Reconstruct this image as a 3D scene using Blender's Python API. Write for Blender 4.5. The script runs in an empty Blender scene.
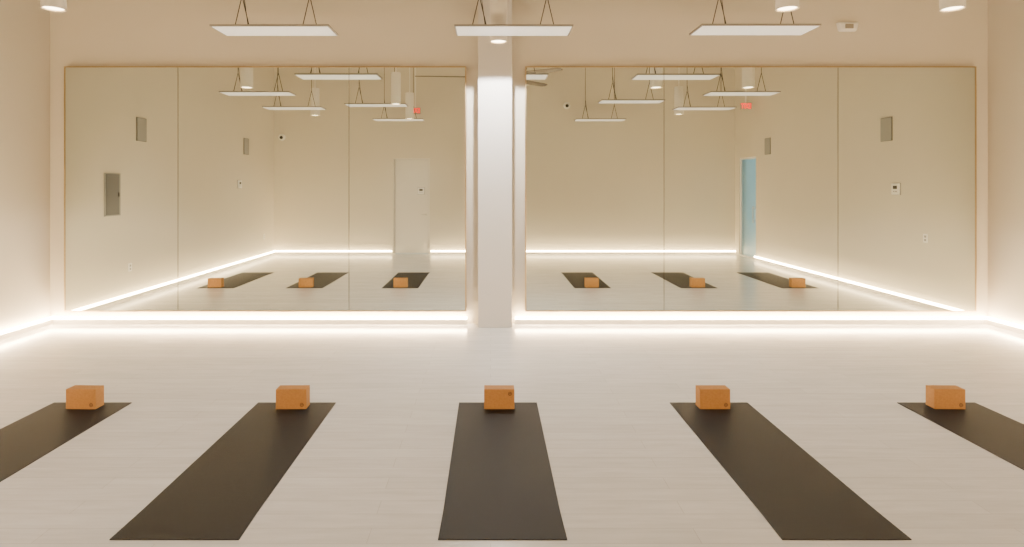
import bpy, bmesh, math
from mathutils import Vector, Matrix
S = bpy.context.scene
C = S.collection

# ---------------------------------------------------------------- materials
def new_mat(name, col, rough=0.5, metal=0.0, emis=None, estr=0.0, trans=0.0, var=0.0, vscale=8.0, bump=0.0, bscale=60.0, spec=0.5):
    m = bpy.data.materials.new(name); m.use_nodes = True
    nt = m.node_tree; b = nt.nodes['Principled BSDF']
    b.inputs['Base Color'].default_value = (*col, 1)
    b.inputs['Roughness'].default_value = rough
    b.inputs['Metallic'].default_value = metal
    b.inputs['Specular IOR Level'].default_value = spec
    if trans: b.inputs['Transmission Weight'].default_value = trans
    if emis:
        b.inputs['Emission Color'].default_value = (*emis, 1)
        b.inputs['Emission Strength'].default_value = estr
    if var or bump:
        tc = nt.nodes.new('ShaderNodeTexCoord')
    if var:
        n = nt.nodes.new('ShaderNodeTexNoise'); n.inputs['Scale'].default_value = vscale
        n.inputs['Detail'].default_value = 6
        nt.links.new(tc.outputs['Object'], n.inputs['Vector'])
        r = nt.nodes.new('ShaderNodeValToRGB')
        r.color_ramp.elements[0].position = 0.3; r.color_ramp.elements[1].position = 0.7
        r.color_ramp.elements[0].color = (*[c*(1-var) for c in col], 1)
        r.color_ramp.elements[1].color = (*[min(1, c*(1+var)) for c in col], 1)
        nt.links.new(n.outputs['Fac'], r.inputs['Fac'])
        nt.links.new(r.outputs['Color'], b.inputs['Base Color'])
    if bump:
        n2 = nt.nodes.new('ShaderNodeTexNoise'); n2.inputs['Scale'].default_value = bscale
        n2.inputs['Detail'].default_value = 4
        nt.links.new(tc.outputs['Object'], n2.inputs['Vector'])
        bp = nt.nodes.new('ShaderNodeBump'); bp.inputs['Strength'].default_value = bump
        bp.inputs['Distance'].default_value = 0.01
        nt.links.new(n2.outputs['Fac'], bp.inputs['Height'])
        nt.links.new(bp.outputs['Normal'], b.inputs['Normal'])
    return m

WARM = (1.0, 0.72, 0.41)
M_wall = new_mat('wall_paint', (0.65, 0.605, 0.515), 0.8, var=0.01, vscale=1.2, bump=0.03, bscale=150, spec=0.25)
M_column = new_mat('column_downlit_paint', (0.64, 0.62, 0.595), 0.7, spec=0.3, bump=0.03, bscale=150)  # more neutral than the walls: the cooler downlight is tinted into the paint
M_ceil = new_mat('ceiling_paint', (0.52, 0.48, 0.42), 0.9)
M_mirror = new_mat('mirror_glass', (0.77, 0.81, 0.755), 0.0, 1.0)
M_mback = new_mat('mirror_backing', (0.10, 0.09, 0.08), 0.7)
M_brass = new_mat('brushed_brass', (0.50, 0.38, 0.22), 0.35, 1.0, var=0.05, vscale=40)
M_led = new_mat('led_diffuser', (1, 0.9, 0.75), 0.5, emis=WARM, estr=125.0)
M_alu = new_mat('aluminium_profile', (0.75, 0.72, 0.68), 0.4, 0.8)
M_white = new_mat('white_plastic', (0.84, 0.83, 0.80), 0.45)
M_housing = new_mat('white_powder_coat', (0.78, 0.75, 0.70), 0.5)
M_blade = new_mat('fan_blade_bronze', (0.16, 0.14, 0.12), 0.4, 0.3)
M_heatframe = new_mat('heater_frame_metal', (0.34, 0.32, 0.29), 0.35, 0.7)
M_heatface = new_mat('heater_white_face_glow', (0.90, 0.90, 0.90), 0.2, emis=(0.93, 0.96, 1.0), estr=0.42)  # faint emission stands in for floor light reflected by the heater underside
M_wire = new_mat('dark_wire', (0.03, 0.028, 0.027), 0.5, 0.0)
M_lens = new_mat('lamp_lens', (1, 1, 1), 0.4, emis=(1.0, 0.82, 0.56), estr=12.0)
M_baffle = new_mat('lamp_baffle', (0.75, 0.6, 0.4), 0.4, 0.3)
M_cork = new_mat('cork', (0.39, 0.187, 0.055), 0.65, var=0.09, vscale=90, bump=0.08, bscale=200, spec=0.3)
M_ink = new_mat('dark_ink', (0.08, 0.03, 0.015), 0.6)
M_grey = new_mat('speaker_grey', (0.32, 0.32, 0.31), 0.7)
M_panelgrey = new_mat('panel_grey_enamel', (0.20, 0.20, 0.20), 0.45, 0.2)
M_panelgrey2 = new_mat('breaker_panel_enamel', (0.13, 0.135, 0.14), 0.5, 0.1)
M_dark = new_mat('dark_plastic', (0.03, 0.03, 0.035), 0.3)
M_red = new_mat('red_sign_letter', (0.8, 0.02, 0.01), 0.5, emis=(1, 0.02, 0.01), estr=3)
M_signbody = new_mat('sign_housing', (0.45, 0.38, 0.32), 0.5)
M_door = new_mat('painted_door', (0.72, 0.69, 0.63), 0.6)
M_frost = new_mat('frosted_glass', (0.75, 0.93, 0.95), 0.35, trans=1.0)
M_steel = new_mat('satin_steel', (0.6, 0.58, 0.55), 0.35, 1.0)
M_mat = new_mat('yoga_mat_rubber', (0.0075, 0.0076, 0.0082), 0.6, var=0.15, vscale=3, bump=0.2, bscale=380, spec=0.25)

def floor_mat():
    m = bpy.data.materials.new('whitewashed_oak_planks'); m.use_nodes = True
    nt = m.node_tree; N = nt.nodes; L = nt.links; b = N['Principled BSDF']
    tc = N.new('ShaderNodeTexCoord')
    br = N.new('ShaderNodeTexBrick')
    br.offset = 0.37; br.offset_frequency = 2
    br.inputs['Scale'].default_value = 1.0
    br.inputs['Brick Width'].default_value = 1.6
    br.inputs['Row Height'].default_value = 0.13
    br.inputs['Mortar Size'].default_value = 0.0018
    br.inputs['Mortar Smooth'].default_value = 0.3
    br.inputs['Color1'].default_value = (0.635, 0.63, 0.62, 1)
    br.inputs['Color2'].default_value = (0.685, 0.68, 0.67, 1)
    br.inputs['Mortar'].default_value = (0.50, 0.48, 0.465, 1)
    L.new(tc.outputs['Object'], br.inputs['Vector'])
    mp = N.new('ShaderNodeMapping'); mp.inputs['Scale'].default_value = (1.5, 14, 1)
    L.new(tc.outputs['Object'], mp.inputs['Vector'])
    n = N.new('ShaderNodeTexNoise'); n.inputs['Scale'].default_value = 1.6; n.inputs['Detail'].default_value = 9
    n.inputs['Roughness'].default_value = 0.65
    L.new(mp.outputs['Vector'], n.inputs['Vector'])
    r = N.new('ShaderNodeValToRGB')
    r.color_ramp.elements[0].position = 0.35; r.color_ramp.elements[0].color = (0.89, 0.885, 0.88, 1)
    r.color_ramp.elements[1].position = 0.7; r.color_ramp.elements[1].color = (1.04, 1.04, 1.04, 1)
    L.new(n.outputs['Fac'], r.inputs['Fac'])
    mx = N.new('ShaderNodeMix'); mx.data_type = 'RGBA'; mx.blend_type = 'MULTIPLY'
    mx.inputs[0].default_value = 1.0
    L.new(br.outputs['Color'], mx.inputs[6]); L.new(r.outputs['Color'], mx.inputs[7])
    L.new(mx.outputs[2], b.inputs['Base Color'])
    mr = N.new('ShaderNodeMapRange'); mr.inputs['To Min'].default_value = 0.15; mr.inputs['To Max'].default_value = 0.24
    L.new(n.outputs['Fac'], mr.inputs['Value']); L.new(mr.outputs['Result'], b.inputs['Roughness'])
    b.inputs['Specular IOR Level'].default_value = 0.7
    bp = N.new('ShaderNodeBump'); bp.inputs['Strength'].default_value = 0.12; bp.inputs['Distance'].default_value = 0.002
    ad = N.new('ShaderNodeMath'); ad.operation = 'SUBTRACT'
    L.new(n.outputs['Fac'], ad.inputs[0]); L.new(br.outputs['Fac'], ad.inputs[1])
    L.new(ad.outputs[0], bp.inputs['Height']); L.new(bp.outputs['Normal'], b.inputs['Normal'])
    return m
M_floor = floor_mat()

# ---------------------------------------------------------------- helpers
def box_bm(bm, lo, hi):
    vs = [bm.verts.new((x, y, z)) for x in (lo[0], hi[0]) for y in (lo[1], hi[1]) for z in (lo[2], hi[2])]
    for f in ((0,1,3,2),(4,6,7,5),(0,4,5,1),(2,3,7,6),(0,2,6,4),(1,5,7,3)):
        bm.faces.new([vs[i] for i in f])

def cyl_bm(bm, p0, p1, r0, r1=None, seg=24, caps=True):
    if r1 is None: r1 = r0
    p0 = Vector(p0); p1 = Vector(p1); d = p1-p0
    q = Vector((0,0,1)).rotation_difference(d.normalized()).to_matrix().to_4x4()
    bmesh.ops.create_cone(bm, cap_ends=caps, segments=seg, radius1=r0, radius2=r1, depth=d.length,
                          matrix=Matrix.Translation((p0+p1)/2) @ q)

def finish(bm, name, mat, loc=(0,0,0), parent=None, bevel=0.0, smooth=False):
    bmesh.ops.recalc_face_normals(bm, faces=bm.faces)
    me = bpy.data.meshes.new(name); bm.to_mesh(me); bm.free()
    me.materials.append(mat)
    o = bpy.data.objects.new(name, me); C.objects.link(o)
    o.location = loc
    if parent: o.parent = parent
    if bevel:
        md = o.modifiers.new('bevel', 'BEVEL'); md.width = bevel; md.segments = 3; md.limit_method = 'ANGLE'
    if smooth:
        for p in me.polygons: p.use_smooth = len(p.vertices) <= 4
    return o

def boxes(name, lst, mat, **k):
    bm = bmesh.new()
    for lo, hi in lst: box_bm(bm, lo, hi)
    return finish(bm, name, mat, **k)

def empty(name, loc, label, cat, group=None, rotz=0.0):
    e = bpy.data.objects.new(name, None); C.objects.link(e)
    e.empty_display_size = 0.1; e.location = loc; e.rotation_euler[2] = rotz
    e['label'] = label; e['category'] = cat
    if group: e['group'] = group
    return e

def dup(top, name, loc, label=None, rotz=None):
    """copy a thing with each of its parts (two levels)"""
    n = top.copy(); n.location = loc; C.objects.link(n)
    if rotz is not None: n.rotation_euler[2] = rotz
    if label: n['label'] = label
    def rec(src, dst):
        for ch in src.children:
            c = ch.copy(); C.objects.link(c); c.parent = dst
            rec(ch, c)
    rec(top, n)
    return n

def structure(o, label=None, cat=None):
    o['kind'] = 'structure'
    if label: o['label'] = label
    if cat: o['category'] = cat
    return o

# ---------------------------------------------------------------- room
XL, XR, YF, YB, ZC = -5.485, 6.19, 7.47, -0.40, 4.80
YM = 7.40        # mirror plane
T = 0.2
structure(boxes('floor', [((XL-T, YB-T, -0.15), (XR+T, YF+T, 0))], M_floor), 'whitewashed pale oak plank floor with satin sheen', 'floor')
structure(boxes('ceiling', [((XL-T, YB-T, ZC), (XR+T, YF+T, ZC+0.15))], M_ceil), 'plain cream painted high ceiling', 'ceiling')
structure(boxes('wall_front', [((XL-T, YF, 0), (XR+T, YF+T, ZC))], M_wall), 'cream painted wall carrying two large mirrors', 'wall')
structure(boxes('wall_left', [((XL-T, YB, 0), (XL, YF, ZC))], M_wall), 'cream painted side wall glowing above the floor', 'wall')
DX0, DX1, DZ = -2.47, -1.54, 2.43
structure(boxes('wall_back', [((XL-T, YB-T, 0), (DX0, YB, ZC)), ((DX1, YB-T, 0), (XR+T, YB, ZC)), ((DX0, YB-T, DZ), (DX1, YB, ZC))], M_wall), 'cream painted wall with a white door', 'wall')
GY0, GY1, GZ = -0.14, 0.80, 2.42
structure(boxes('wall_right', [((XR, YB, 0), (XR+T, GY0, ZC)), ((XR, GY1, 0), (XR+T, YF, ZC)), ((XR, GY0, GZ), (XR+T, GY1, ZC))], M_wall), 'cream painted side wall with a glass door', 'wall')
structure(boxes('wall_column', [((-0.152, 7.255, 0), (0.259, YF, ZC))], M_column, bevel=0.004), 'square column between the mirrors, paint whitened to suggest its downlight', 'column')

d1 = empty('door_1', ((DX0+DX1)/2, YB-0.10, 0), 'white flush painted door in a recessed opening', 'door')
structure(d1)
w = (DX1-DX0)/2
boxes('leaf', [((-w+0.035, -0.025, 0.01), (w-0.035, 0.02, DZ-0.035))], M_door, parent=d1, bevel=0.003)
boxes('frame', [((-w, -0.1, 0), (-w+0.03, 0.07, DZ)), ((w-0.03, -0.1, 0), (w, 0.07, DZ)), ((-w+0.03, -0.1, DZ-0.03), (w-0.03, 0.07, DZ))], M_door, parent=d1)
bm = bmesh.new(); cyl_bm(bm, (w-0.1, 0.02, 1.0), (w-0.1, 0.07, 1.0), 0.025); cyl_bm(bm, (w-0.1, 0.065, 1.0), (w-0.22, 0.065, 1.0), 0.009)
finish(bm, 'handle', M_steel, parent=d1)

d2 = empty('door_2', (XR+0.06, (GY0+GY1)/2, 0), 'frosted glass door glowing pale blue with daylight', 'door')
structure(d2)
w = (GY1-GY0)/2
boxes('glass_pane', [((-0.006, -w+0.04, 0.03), (0.006, w-0.04, GZ-0.04))], M_frost, parent=d2)
boxes('frame', [((-0.04, -w, 0), (0.04, -w+0.04, GZ)), ((-0.04, w-0.04, 0), (0.04, w, GZ)), ((-0.04, -w+0.04, GZ-0.04), (0.04, w-0.04, GZ)), ((-0.04, -w+0.04, 0), (0.04, w-0.04, 0.03))], M_white, parent=d2)
bm = bmesh.new(); cyl_bm(bm, (-0.075, w-0.12, 0.85), (-0.075, w-0.12, 1.25), 0.012)
for z in (0.9, 1.2): cyl_bm(bm, (-0.006, w-0.12, z), (-0.075, w-0.12, z), 0.008)
finish(bm, 'handle', M_steel, parent=d2)

# ---------------------------------------------------------------- mirrors
def mirror(x0, x1, seams, label):
    z0, z1 = 0.172, 3.178
    e = empty('wall_mirror', (0, YM, 0), label, 'mirror', 'large wall mirrors')
    e.location = ((x0+x1)/2, YF, z0); ox = (x0+x1)/2
    boxes('backing_board', [((x0-ox+0.005, -0.062, 0.005), (x1-ox-0.005, 0, z1-z0-0.005))], M_mback, parent=e)
    xs = [x0+0.004]+seams+[x1-0.004]
    for i in range(len(xs)-1):
        a = xs[i]+(0.0035 if i else 0); b = xs[i+1]-(0.0035 if i < len(xs)-2 else 0)
        boxes('mirror_panel', [((a-ox, -0.070, 0.004), (b-ox, -0.062, z1-z0-0.004))], M_mirror, parent=e)
    t = 0.010; X0, X1 = x0-ox, x1-ox; H = z1-z0
    boxes('frame', [((X0-t, -0.075, -t), (X0+0.004, 0, H+t)), ((X1-0.004, -0.075, -t), (X1+t, 0, H+t)),
                    ((X0+0.004, -0.075, -t), (X1-0.004, 0, 0.004)), ((X0+0.004, -0.075, H-0.004), (X1-0.004, 0, H+t))], M_brass, parent=e)
    return e
px = lambda p, d: (p-490.6)*d/600.0
mirror(px(65, YM), px(465.5, YM), [px(178, YM), px(349, YM)], 'large wall mirror of three panels with thin brass frame')
mirror(px(526, YM), px(975.5, YM), [px(664, YM), px(838, YM)], 'wider wall mirror of three panels with thin brass frame')

# ---------------------------------------------------------------- LED strips along wall bases
def strip(p0, p1, nrm, label):
    """round LED tube standing off the wall base on a low bracket rail"""
    p0 = Vector(p0); p1 = Vector(p1); n = Vector(nrm); c = (p0+p1)/2
    e = empty('led_strip_light', c, label, 'strip light', 'LED strips along the wall bases')
    a = p0-c; b = p1-c
    def prism(name, prof, mat):
        bm = bmesh.new()
        A = [bm.verts.new(a+n*d+Vector((0,0,z))) for d, z in prof]; Bv = [bm.verts.new(b+n*d+Vector((0,0,z))) for d, z in prof]
        bm.faces.new(A); bm.faces.new(Bv)
        k = len(prof)
        for i in range(k): bm.faces.new((A[i], A[(i+1)%k], Bv[(i+1)%k], Bv[i]))
        return finish(bm, name, mat, parent=e)
    cd, cz, r = 0.048, 0.080, 0.018
    prism('rail', [(0, 0.0), (0, 0.05), (0.004, 0.05), (0.004, 0.004), (cd-0.003, 0.004), (cd-0.003, cz-r+0.002), (cd+0.003, cz-r+0.002), (cd+0.003, 0.0)], M_alu)
    prism('diffuser', [(cd+r*math.cos(t), cz+r*math.sin(t)) for t in [2*math.pi*k/16 for k in range(16)]], M_led)
F = 'warm glowing LED strip at the base of the mirror wall'
strip((XL+0.07, YF, 0), (px(467, YF), YF, 0), (0, -1, 0), F)
strip((px(513.5, YF)+0.02, YF, 0), (XR-0.07, YF, 0), (0, -1, 0), F)
G = 'warm glowing LED strip at the base of the side wall'
strip((XL, YB+0.07, 0), (XL, YF-0.02, 0), (1, 0, 0), G)
strip((XR, GY1+0.05, 0), (XR, YF-0.02, 0), (-1, 0, 0), G)
B = 'warm glowing LED strip at the base of the door wall'
strip((XL+0.01, YB, 0), (DX0-0.03, YB, 0), (0, 1, 0), B)
strip((DX1+0.03, YB, 0), (XR-0.01, YB, 0), (0, 1, 0), B)

# ---------------------------------------------------------------- yoga mats
def mat_mesh():
    W, L, nx, ny = 0.612, 1.835, 8, 40
    t = 0.005
    bm = bmesh.new()
    def half(y):      # the near end flares out very slightly
        return W/2*(1+0.018*max(0, (-y-(L-0.25))/0.25))
    top = []; bot = []
    for j in range(ny+1):
        y = -L*j/ny; h = half(y)
        top.append([bm.verts.new((-h+2*h*i/nx, y, t)) for i in range(nx+1)])
        bot.append([bm.verts.new((-h+2*h*i/nx, y, 0.0003)) for i in range(nx+1)])
    for j in range(ny):
        for i in range(nx):
            bm.faces.new((top[j][i], top[j][i+1], top[j+1][i+1], top[j+1][i]))
            bm.faces.new((bot[j][i], bot[j+1][i], bot[j+1][i+1], bot[j][i+1]))
        for i in (0, nx): bm.faces.new((top[j][i], top[j+1][i], bot[j+1][i], bot[j][i]))
    for i in range(nx):
        for j in (0, ny): bm.faces.new((top[j][i], top[j][i+1], bot[j][i+1], bot[j][i]))
    return finish(bm, 'yoga_mat', M_mat)
MX = [-4.62, -3.13, -1.523, 0.058, 1.715, 3.505, 5.20]
BX = [-4.66, -3.125, -1.523, 0.066, 1.712, 3.505, 5.20]
m0 = mat_mesh()
mats = [m0]
for i in range(6):
    m = m0.copy(); C.objects.link(m); mats.append(m)
for m, x in zip(mats, MX):
    m.location = (x, 4.722, 0.0); m['label'] = 'charcoal black rubber yoga mat unrolled on pale floor'
    m['category'] = 'yoga mat'; m['group'] = 'row of unrolled yoga mats'
# ---------------------------------------------------------------- yoga blocks
e = empty('yoga_block', (0, 0, 0), 'orange-brown cork yoga block at the end of a mat', 'yoga block', 'cork yoga blocks')
boxes('body', [((-0.116, -0.05, 0), (0.116, 0.05, 0.152))], M_cork, parent=e, bevel=0.003)
bm = bmesh.new()
cx, cz = 0.082, 0.118
for k in range(20):
    a0 = 2*math.pi*k/20; a1 = 2*math.pi*(k+1)/20
    v = [bm.verts.new((cx+r*math.cos(a), -0.0506, cz+r*math.sin(a))) for r, a in ((0.010, a0), (0.015, a0), (0.015, a1), (0.010, a1))]
    bm.faces.new(v)
for s in (-1, 1):
    v = [bm.verts.new((cx+s*0.004+0.003*math.cos(t), -0.0506, cz+0.007*math.sin(t))) for t in [2*math.pi*k/10 for k in range(10)]]
    bm.faces.new(v)
finish(bm, 'logo_mark', M_ink, parent=e)
rots = [0.0, -0.03, 0.02, 0.0, 0.01, -0.03, 0.02]
BZ = 0.0052
e.location = (BX[0], 4.625, BZ)
for i in range(1, 7):
    b = dup(e, 'yoga_block', (BX[i], 4.625, BZ), rotz=rots[i])
    if i in (1, 2, 4, 5):      # these blocks stand the other way up: emblem in the low corner
        for ch in b.children:
            if ch.name.startswith('logo_mark'): ch.location.z = -0.085

# ---------------------------------------------------------------- radiant heaters
def heater():
    e = empty('ceiling_heater', (0, 0, 0), 'flat white radiant heating panel hung on thin wires', 'heater', 'hanging radiant heaters')
    hw, hd = 0.59, 0.19
    boxes('panel_housing', [((-hw, -hd, 0.0), (hw, hd, 0.020))], M_heatframe, parent=e, bevel=0.003)
    boxes('radiant_face', [((-hw+0.016, -hd+0.016, -0.004), (hw-0.016, hd-0.016, 0.0))], M_heatface, parent=e, bevel=0.002)
    for x in (-0.345, 0.345):
        boxes('bracket', [((x-0.09, -0.02, 0.020), (x+0.09, 0.02, 0.042))], M_heatframe, parent=e, bevel=0.002)
        for s in (-1, 1):
            bm = bmesh.new(); cyl_bm(bm, (x+s*0.075, 0, 0.04), (x, 0, 0.36), 0.005, seg=8)
            finish(bm, 'suspension_wire', M_wire, parent=e)
        bm = bmesh.new(); cyl_bm(bm, (x, 0, 0.35), (x, 0, ZC-3.29), 0.005, seg=8)
        finish(bm, 'drop_cable', M_wire, parent=e)
        bm = bmesh.new(); cyl_bm(bm, (x, 0, ZC-3.29-0.03), (x, 0, ZC-3.29), 0.035, seg=20)
        finish(bm, 'ceiling_canopy', M_white, parent=e)
    bm = bmesh.new(); cyl_bm(bm, (-0.28, 0.0, 0.020), (-0.345, 0.0, 0.5), 0.004, seg=8)
    finish(bm, 'power_cord', M_wire, parent=e)
    return e
h0 = heater()
HP = [(-2.19, 6.12), (0.23, 6.12), (2.67, 6.10), (-3.97, 4.55), (4.28, 4.55), (-2.22, 3.1), (2.62, 3.6),
      (-3.97, 2.65), (4.34, 2.6), (-2.18, 0.55), (2.6, 0.52)]
h0.location = (*HP[0], 3.29)
for p in HP[1:]: dup(h0, 'ceiling_heater', (*p, 3.29))

# ---------------------------------------------------------------- pendant downlights
def pendant():
    e = empty('pendant_light', (0, 0, 0), 'white cylindrical downlight hanging from the ceiling, lit', 'ceiling lamp', 'cylindrical downlights')
    bm = bmesh.new(); r = 0.095
    cyl_bm(bm, (0,0,0), (0,0,0.60), r, seg=40, caps=False)
    cyl_bm(bm, (0,0,0), (0,0,0.60), r-0.008, seg=40, caps=False)
    bmesh.ops.create_circle(bm, cap_ends=True, segments=40, radius=r, matrix=Matrix.Translation((0,0,0.60)))
    finish(bm, 'housing', M_housing, parent=e)
    bm = bmesh.new(); cyl_bm(bm, (0,0,0.001), (0,0,0.02), r-0.009, 0.078, seg=40, caps=False)
    finish(bm, 'baffle', M_baffle, parent=e)
    bm = bmesh.new(); cyl_bm(bm, (0,0,0.012), (0,0,0.020), 0.079, seg=40)
    finish(bm, 'lens', M_lens, parent=e)
    bm = bmesh.new(); cyl_bm(bm, (0,0,0.60), (0,0,ZC-3.27), 0.012, seg=16); cyl_bm(bm, (0,0,ZC-3.27-0.03), (0,0,ZC-3.27), 0.06, seg=30)
    finish(bm, 'stem', M_housing, parent=e)
    return e
p0 = pendant()
PP = [(-3.86, 5.3), (2.62, 5.3), (4.08, 5.3), (0.085, 6.5), (-1.80, 3.4), (-1.87, 0.95), (-3.86, 1.6), (4.08, 1.8)]
p0.location = (*PP[0], 3.27)
for p in PP[1:]: dup(p0, 'pendant_light', (*p, 3.27))
for t in [o for o in C.objects if o.name.startswith('pendant_light')]:
    near = abs(t.location.y-6.5) < 0.01
    l = bpy.data.lights.new('lamp_beam', 'SPOT'); l.energy = 460 if near else 72
    l.spot_size = math.radians(148 if near else 130); l.spot_blend = 0.12 if near else 0.9
    l.color = (1.0, 0.95, 0.90); l.shadow_soft_size = 0.05
    lo = bpy.data.objects.new('lamp_beam', l); C.objects.link(lo); lo.parent = t; lo.location = (0, 0, 0.0)

# ---------------------------------------------------------------- ceiling fan
FZ = 3.86
f = empty('ceiling_fan', (0.03, 2.9, FZ), 'bronze-grey ceiling fan with long thin blades', 'ceiling fan')
bm = bmesh.new(); cyl_bm(bm, (0,0,-0.06), (0,0,0.0), 0.08, 0.15, seg=32); cyl_bm(bm, (0,0,0), (0,0,0.09), 0.15, 0.12, seg=32)
finish(bm, 'motor_housing', M_housing, parent=f)
bm = bmesh.new(); cyl_bm(bm, (0,0,0.09), (0,0,ZC-FZ), 0.016, seg=16); cyl_bm(bm, (0,0,ZC-FZ-0.06), (0,0,ZC-FZ), 0.05, 0.08, seg=24)
finish(bm, 'downrod', M_housing, parent=f)
for k in range(5):
    a = math.radians(32+72*k)
    bm = bmesh.new(); n = 14; R = 1.52
    rows = []
    for i in range(n+1):
        r = 0.12+(R-0.12)*i/n; ww = 0.085-0.02*i/n
        if i == n: ww *= 0.6
        tw = math.radians(16)
        rows.append([(r, ww*math.cos(tw), ww*math.sin(tw)+0.02), (r, -ww*math.cos(tw), -ww*math.sin(tw)+0.02)])
    up = [[bm.verts.new((p[0], p[1], p[2]+0.005)) for p in rw] for rw in rows]
    dn = [[bm.verts.new((p[0], p[1], p[2]-0.005)) for p in rw] for rw in rows]
    for i in range(n):
        bm.faces.new((up[i][0], up[i][1], up[i+1][1], up[i+1][0])); bm.faces.new((dn[i][0], dn[i+1][0], dn[i+1][1], dn[i][1]))
        for s in (0, 1): bm.faces.new((up[i][s], up[i+1][s], dn[i+1][s], dn[i][s]))
    bm.faces.new((up[0][0], dn[0][0], dn[0][1], up[0][1])); bm.faces.new((up[n][0], up[n][1], dn[n][1], dn[n][0]))
    b = finish(bm, 'blade', M_blade, parent=f); b.rotation_euler[2] = a

# ---------------------------------------------------------------- wall devices (built facing +Y, wall at y=0)
def speaker():
    e = empty('wall_speaker', (0,0,0), 'grey rectangular wall speaker with fabric grille', 'speaker', 'grey wall speakers')
    boxes('housing', [((-0.135, 0, -0.185), (0.135, 0.012, 0.185))], M_panelgrey, parent=e, bevel=0.003)
    boxes('grille', [((-0.127, 0.012, -0.177), (0.127, 0.020, 0.177))], M_grey, parent=e, bevel=0.003)
    return e
RL, RR = -math.pi/2, math.pi/2   # +Y -> +X  (left wall) ; +Y -> -X (right wall)
vy = lambda dv: 2*YM-dv*1.01
s0 = speaker(); s0.location = (XL, vy(9.32), 2.60); s0.rotation_euler[2] = RL
dup(s0, 'wall_speaker', (XL, vy(13.32), 2.61), rotz=RL)
dup(s0, 'wall_speaker', (XR, vy(9.28), 2.60), rotz=RR)
dup(s0, 'wall_speaker', (XR, vy(13.26), 2.61), rotz=RR)

e = empty('electrical_panel', (XL, vy(8.60), 1.59), 'grey metal electrical breaker panel with hinged door', 'electrical panel', rotz=RL)
boxes('cabinet', [((-0.18, 0, -0.31), (0.18, 0.02, 0.31))], M_grey, parent=e, bevel=0.003)
boxes('door', [((-0.165, 0.02, -0.295), (0.135, 0.03, 0.295))], M_panelgrey2, parent=e, bevel=0.003)
boxes('latch', [((0.10, 0.03, -0.03), (0.125, 0.04, 0.03))], M_dark, parent=e, bevel=0.003)

def control(loc, rot, label='white wall thermostat with small dark display'):
    e = empty('thermostat', loc, label, 'thermostat', 'wall thermostats', rotz=rot)
    boxes('body', [((-0.085, 0.006, -0.085), (0.085, 0.03, 0.085))], M_white, parent=e, bevel=0.006)
    boxes('display', [((-0.045, 0.03, 0.0), (0.045, 0.033, 0.05))], M_dark, parent=e)
    for x in (-0.025, 0.025):
        boxes('button', [((x-0.012, 0.03, -0.045), (x+0.012, 0.035, -0.03))], M_grey, parent=e)
    boxes('mounting_plate', [((-0.092, 0, -0.092), (0.092, 0.006, 0.092))], M_grey, parent=e, bevel=0.002)
    return e
control((XL, vy(12.95), 1.76), RL); control((XR, vy(9.05), 1.67), RR); control((-1.77, YB-0.08, 1.60), 0)

def outlet(loc, rot):
    e = empty('wall_outlet', loc, 'white rectangular duplex power outlet', 'outlet', 'wall outlets', rotz=rot)
    boxes('cover_plate', [((-0.04, 0, -0.062), (0.04, 0.009, 0.062))], M_white, parent=e, bevel=0.002)
    for z in (-0.025, 0.025):
        boxes('socket', [((-0.018, 0.009, z-0.016), (0.018, 0.0105, z+0.016))], M_grey, parent=e)
outlet((XL, vy(14.38), 0.50), RL); outlet((XL, vy(9.03), 0.48), RL); outlet((XR, vy(8.45), 0.97), RR)

def seccam(loc):
    e = empty('security_camera', loc, 'small dark dome security camera on white base', 'security camera', 'security cameras')
    bm = bmesh.new(); cyl_bm(bm, (0,0,0), (0,0.03,0), 0.085, seg=24); cyl_bm(bm, (0,0.03,0), (0,0.06,-0.01), 0.07, 0.055, seg=24)
    finish(bm, 'base', M_white, parent=e)
    bm = bmesh.new(); bmesh.ops.create_uvsphere(bm, u_segments=20, v_segments=12, radius=0.043, matrix=Matrix.Translation((0,0.07,-0.012)))
    finish(bm, 'dome', M_dark, parent=e, smooth=True)
seccam((-5.28, YB, 2.96)); seccam((1.93, YB, 3.76))

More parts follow.
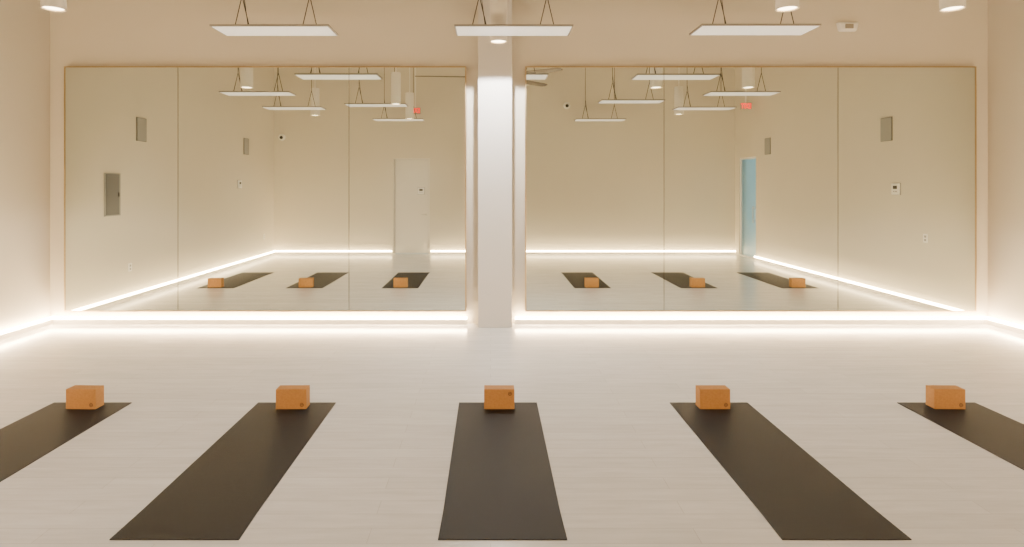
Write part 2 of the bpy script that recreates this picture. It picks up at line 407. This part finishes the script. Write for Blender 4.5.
# fire alarm unit on the mirror wall (faces -Y)
e = empty('fire_alarm_strobe', (4.43, YF, 3.69), 'white wall-mounted fire alarm with clear strobe lens', 'alarm', rotz=math.pi)
bm = bmesh.new()
prof = [(-0.145, 0.06), (0.145, 0.06), (0.115, -0.065), (-0.115, -0.065)]
fr = [bm.verts.new((x*0.88, 0.06, z*0.8)) for x, z in prof]; bk = [bm.verts.new((x, 0.0, z)) for x, z in prof]
bm.faces.new(fr); bm.faces.new(bk)
for i in range(4): bm.faces.new((fr[i], fr[(i+1)%4], bk[(i+1)%4], bk[i]))
finish(bm, 'housing', M_white, parent=e, bevel=0.022)
boxes('strobe_lens', [((-0.05, 0.055, -0.032), (0.05, 0.072, 0.024))], M_heatframe, parent=e, bevel=0.006)

# exit signs hung from the ceiling
def exit_sign(loc):
    e = empty('exit_sign', loc, 'hanging EXIT sign with glowing red letters', 'exit sign', 'hanging exit signs')
    boxes('housing', [((-0.13, -0.022, -0.08), (0.13, 0.022, 0.08))], M_signbody, parent=e, bevel=0.005)
    cu = bpy.data.curves.new('lettering', 'FONT'); cu.body = 'EXIT'; cu.size = 0.16; cu.extrude = 0.002; cu.offset = 0.003
    cu.align_x = 'CENTER'; cu.align_y = 'CENTER'
    tmp = bpy.data.objects.new('tmp', cu); C.objects.link(tmp)
    bpy.context.view_layer.update()
    me = bpy.data.meshes.new_from_object(tmp.evaluated_get(bpy.context.evaluated_depsgraph_get()))
    bpy.data.objects.remove(tmp)
    me.materials.clear(); me.materials.append(M_red)
    t = bpy.data.objects.new('lettering', me); C.objects.link(t); t.parent = e
    t.rotation_euler = (math.pi/2, 0, math.pi); t.location = (0, 0.0245, 0); t.scale = (0.72, 1, 1)
    bm = bmesh.new(); cyl_bm(bm, (0,0,0.08), (0,0,ZC-loc[2]), 0.014, seg=14); cyl_bm(bm, (0,0,ZC-loc[2]-0.03), (0,0,ZC-loc[2]), 0.06, seg=24)
    finish(bm, 'stem', M_housing, parent=e)
exit_sign((-1.85, vy(14.6), 3.57)); exit_sign((5.97, vy(13.9), 3.59))

# ---------------------------------------------------------------- world (daylight beyond the glass door)
W = bpy.data.worlds.new('World'); S.world = W; W.use_nodes = True
bg = W.node_tree.nodes['Background']; bg.inputs['Color'].default_value = (0.40, 0.68, 0.74, 1); bg.inputs['Strength'].default_value = 1.5

# ---------------------------------------------------------------- camera
cd = bpy.data.cameras.new('Camera'); cam = bpy.data.objects.new('Camera', cd); C.objects.link(cam)
cam.location = (0, 0, 1.70); cam.rotation_euler = (math.pi/2, 0, 0)
cd.sensor_width = 36; cd.lens = 36*600/1024
cd.shift_x = (512-490.6)/1024; cd.shift_y = -(273.5-187)/1024
cd.clip_start = 0.05
S.camera = cam
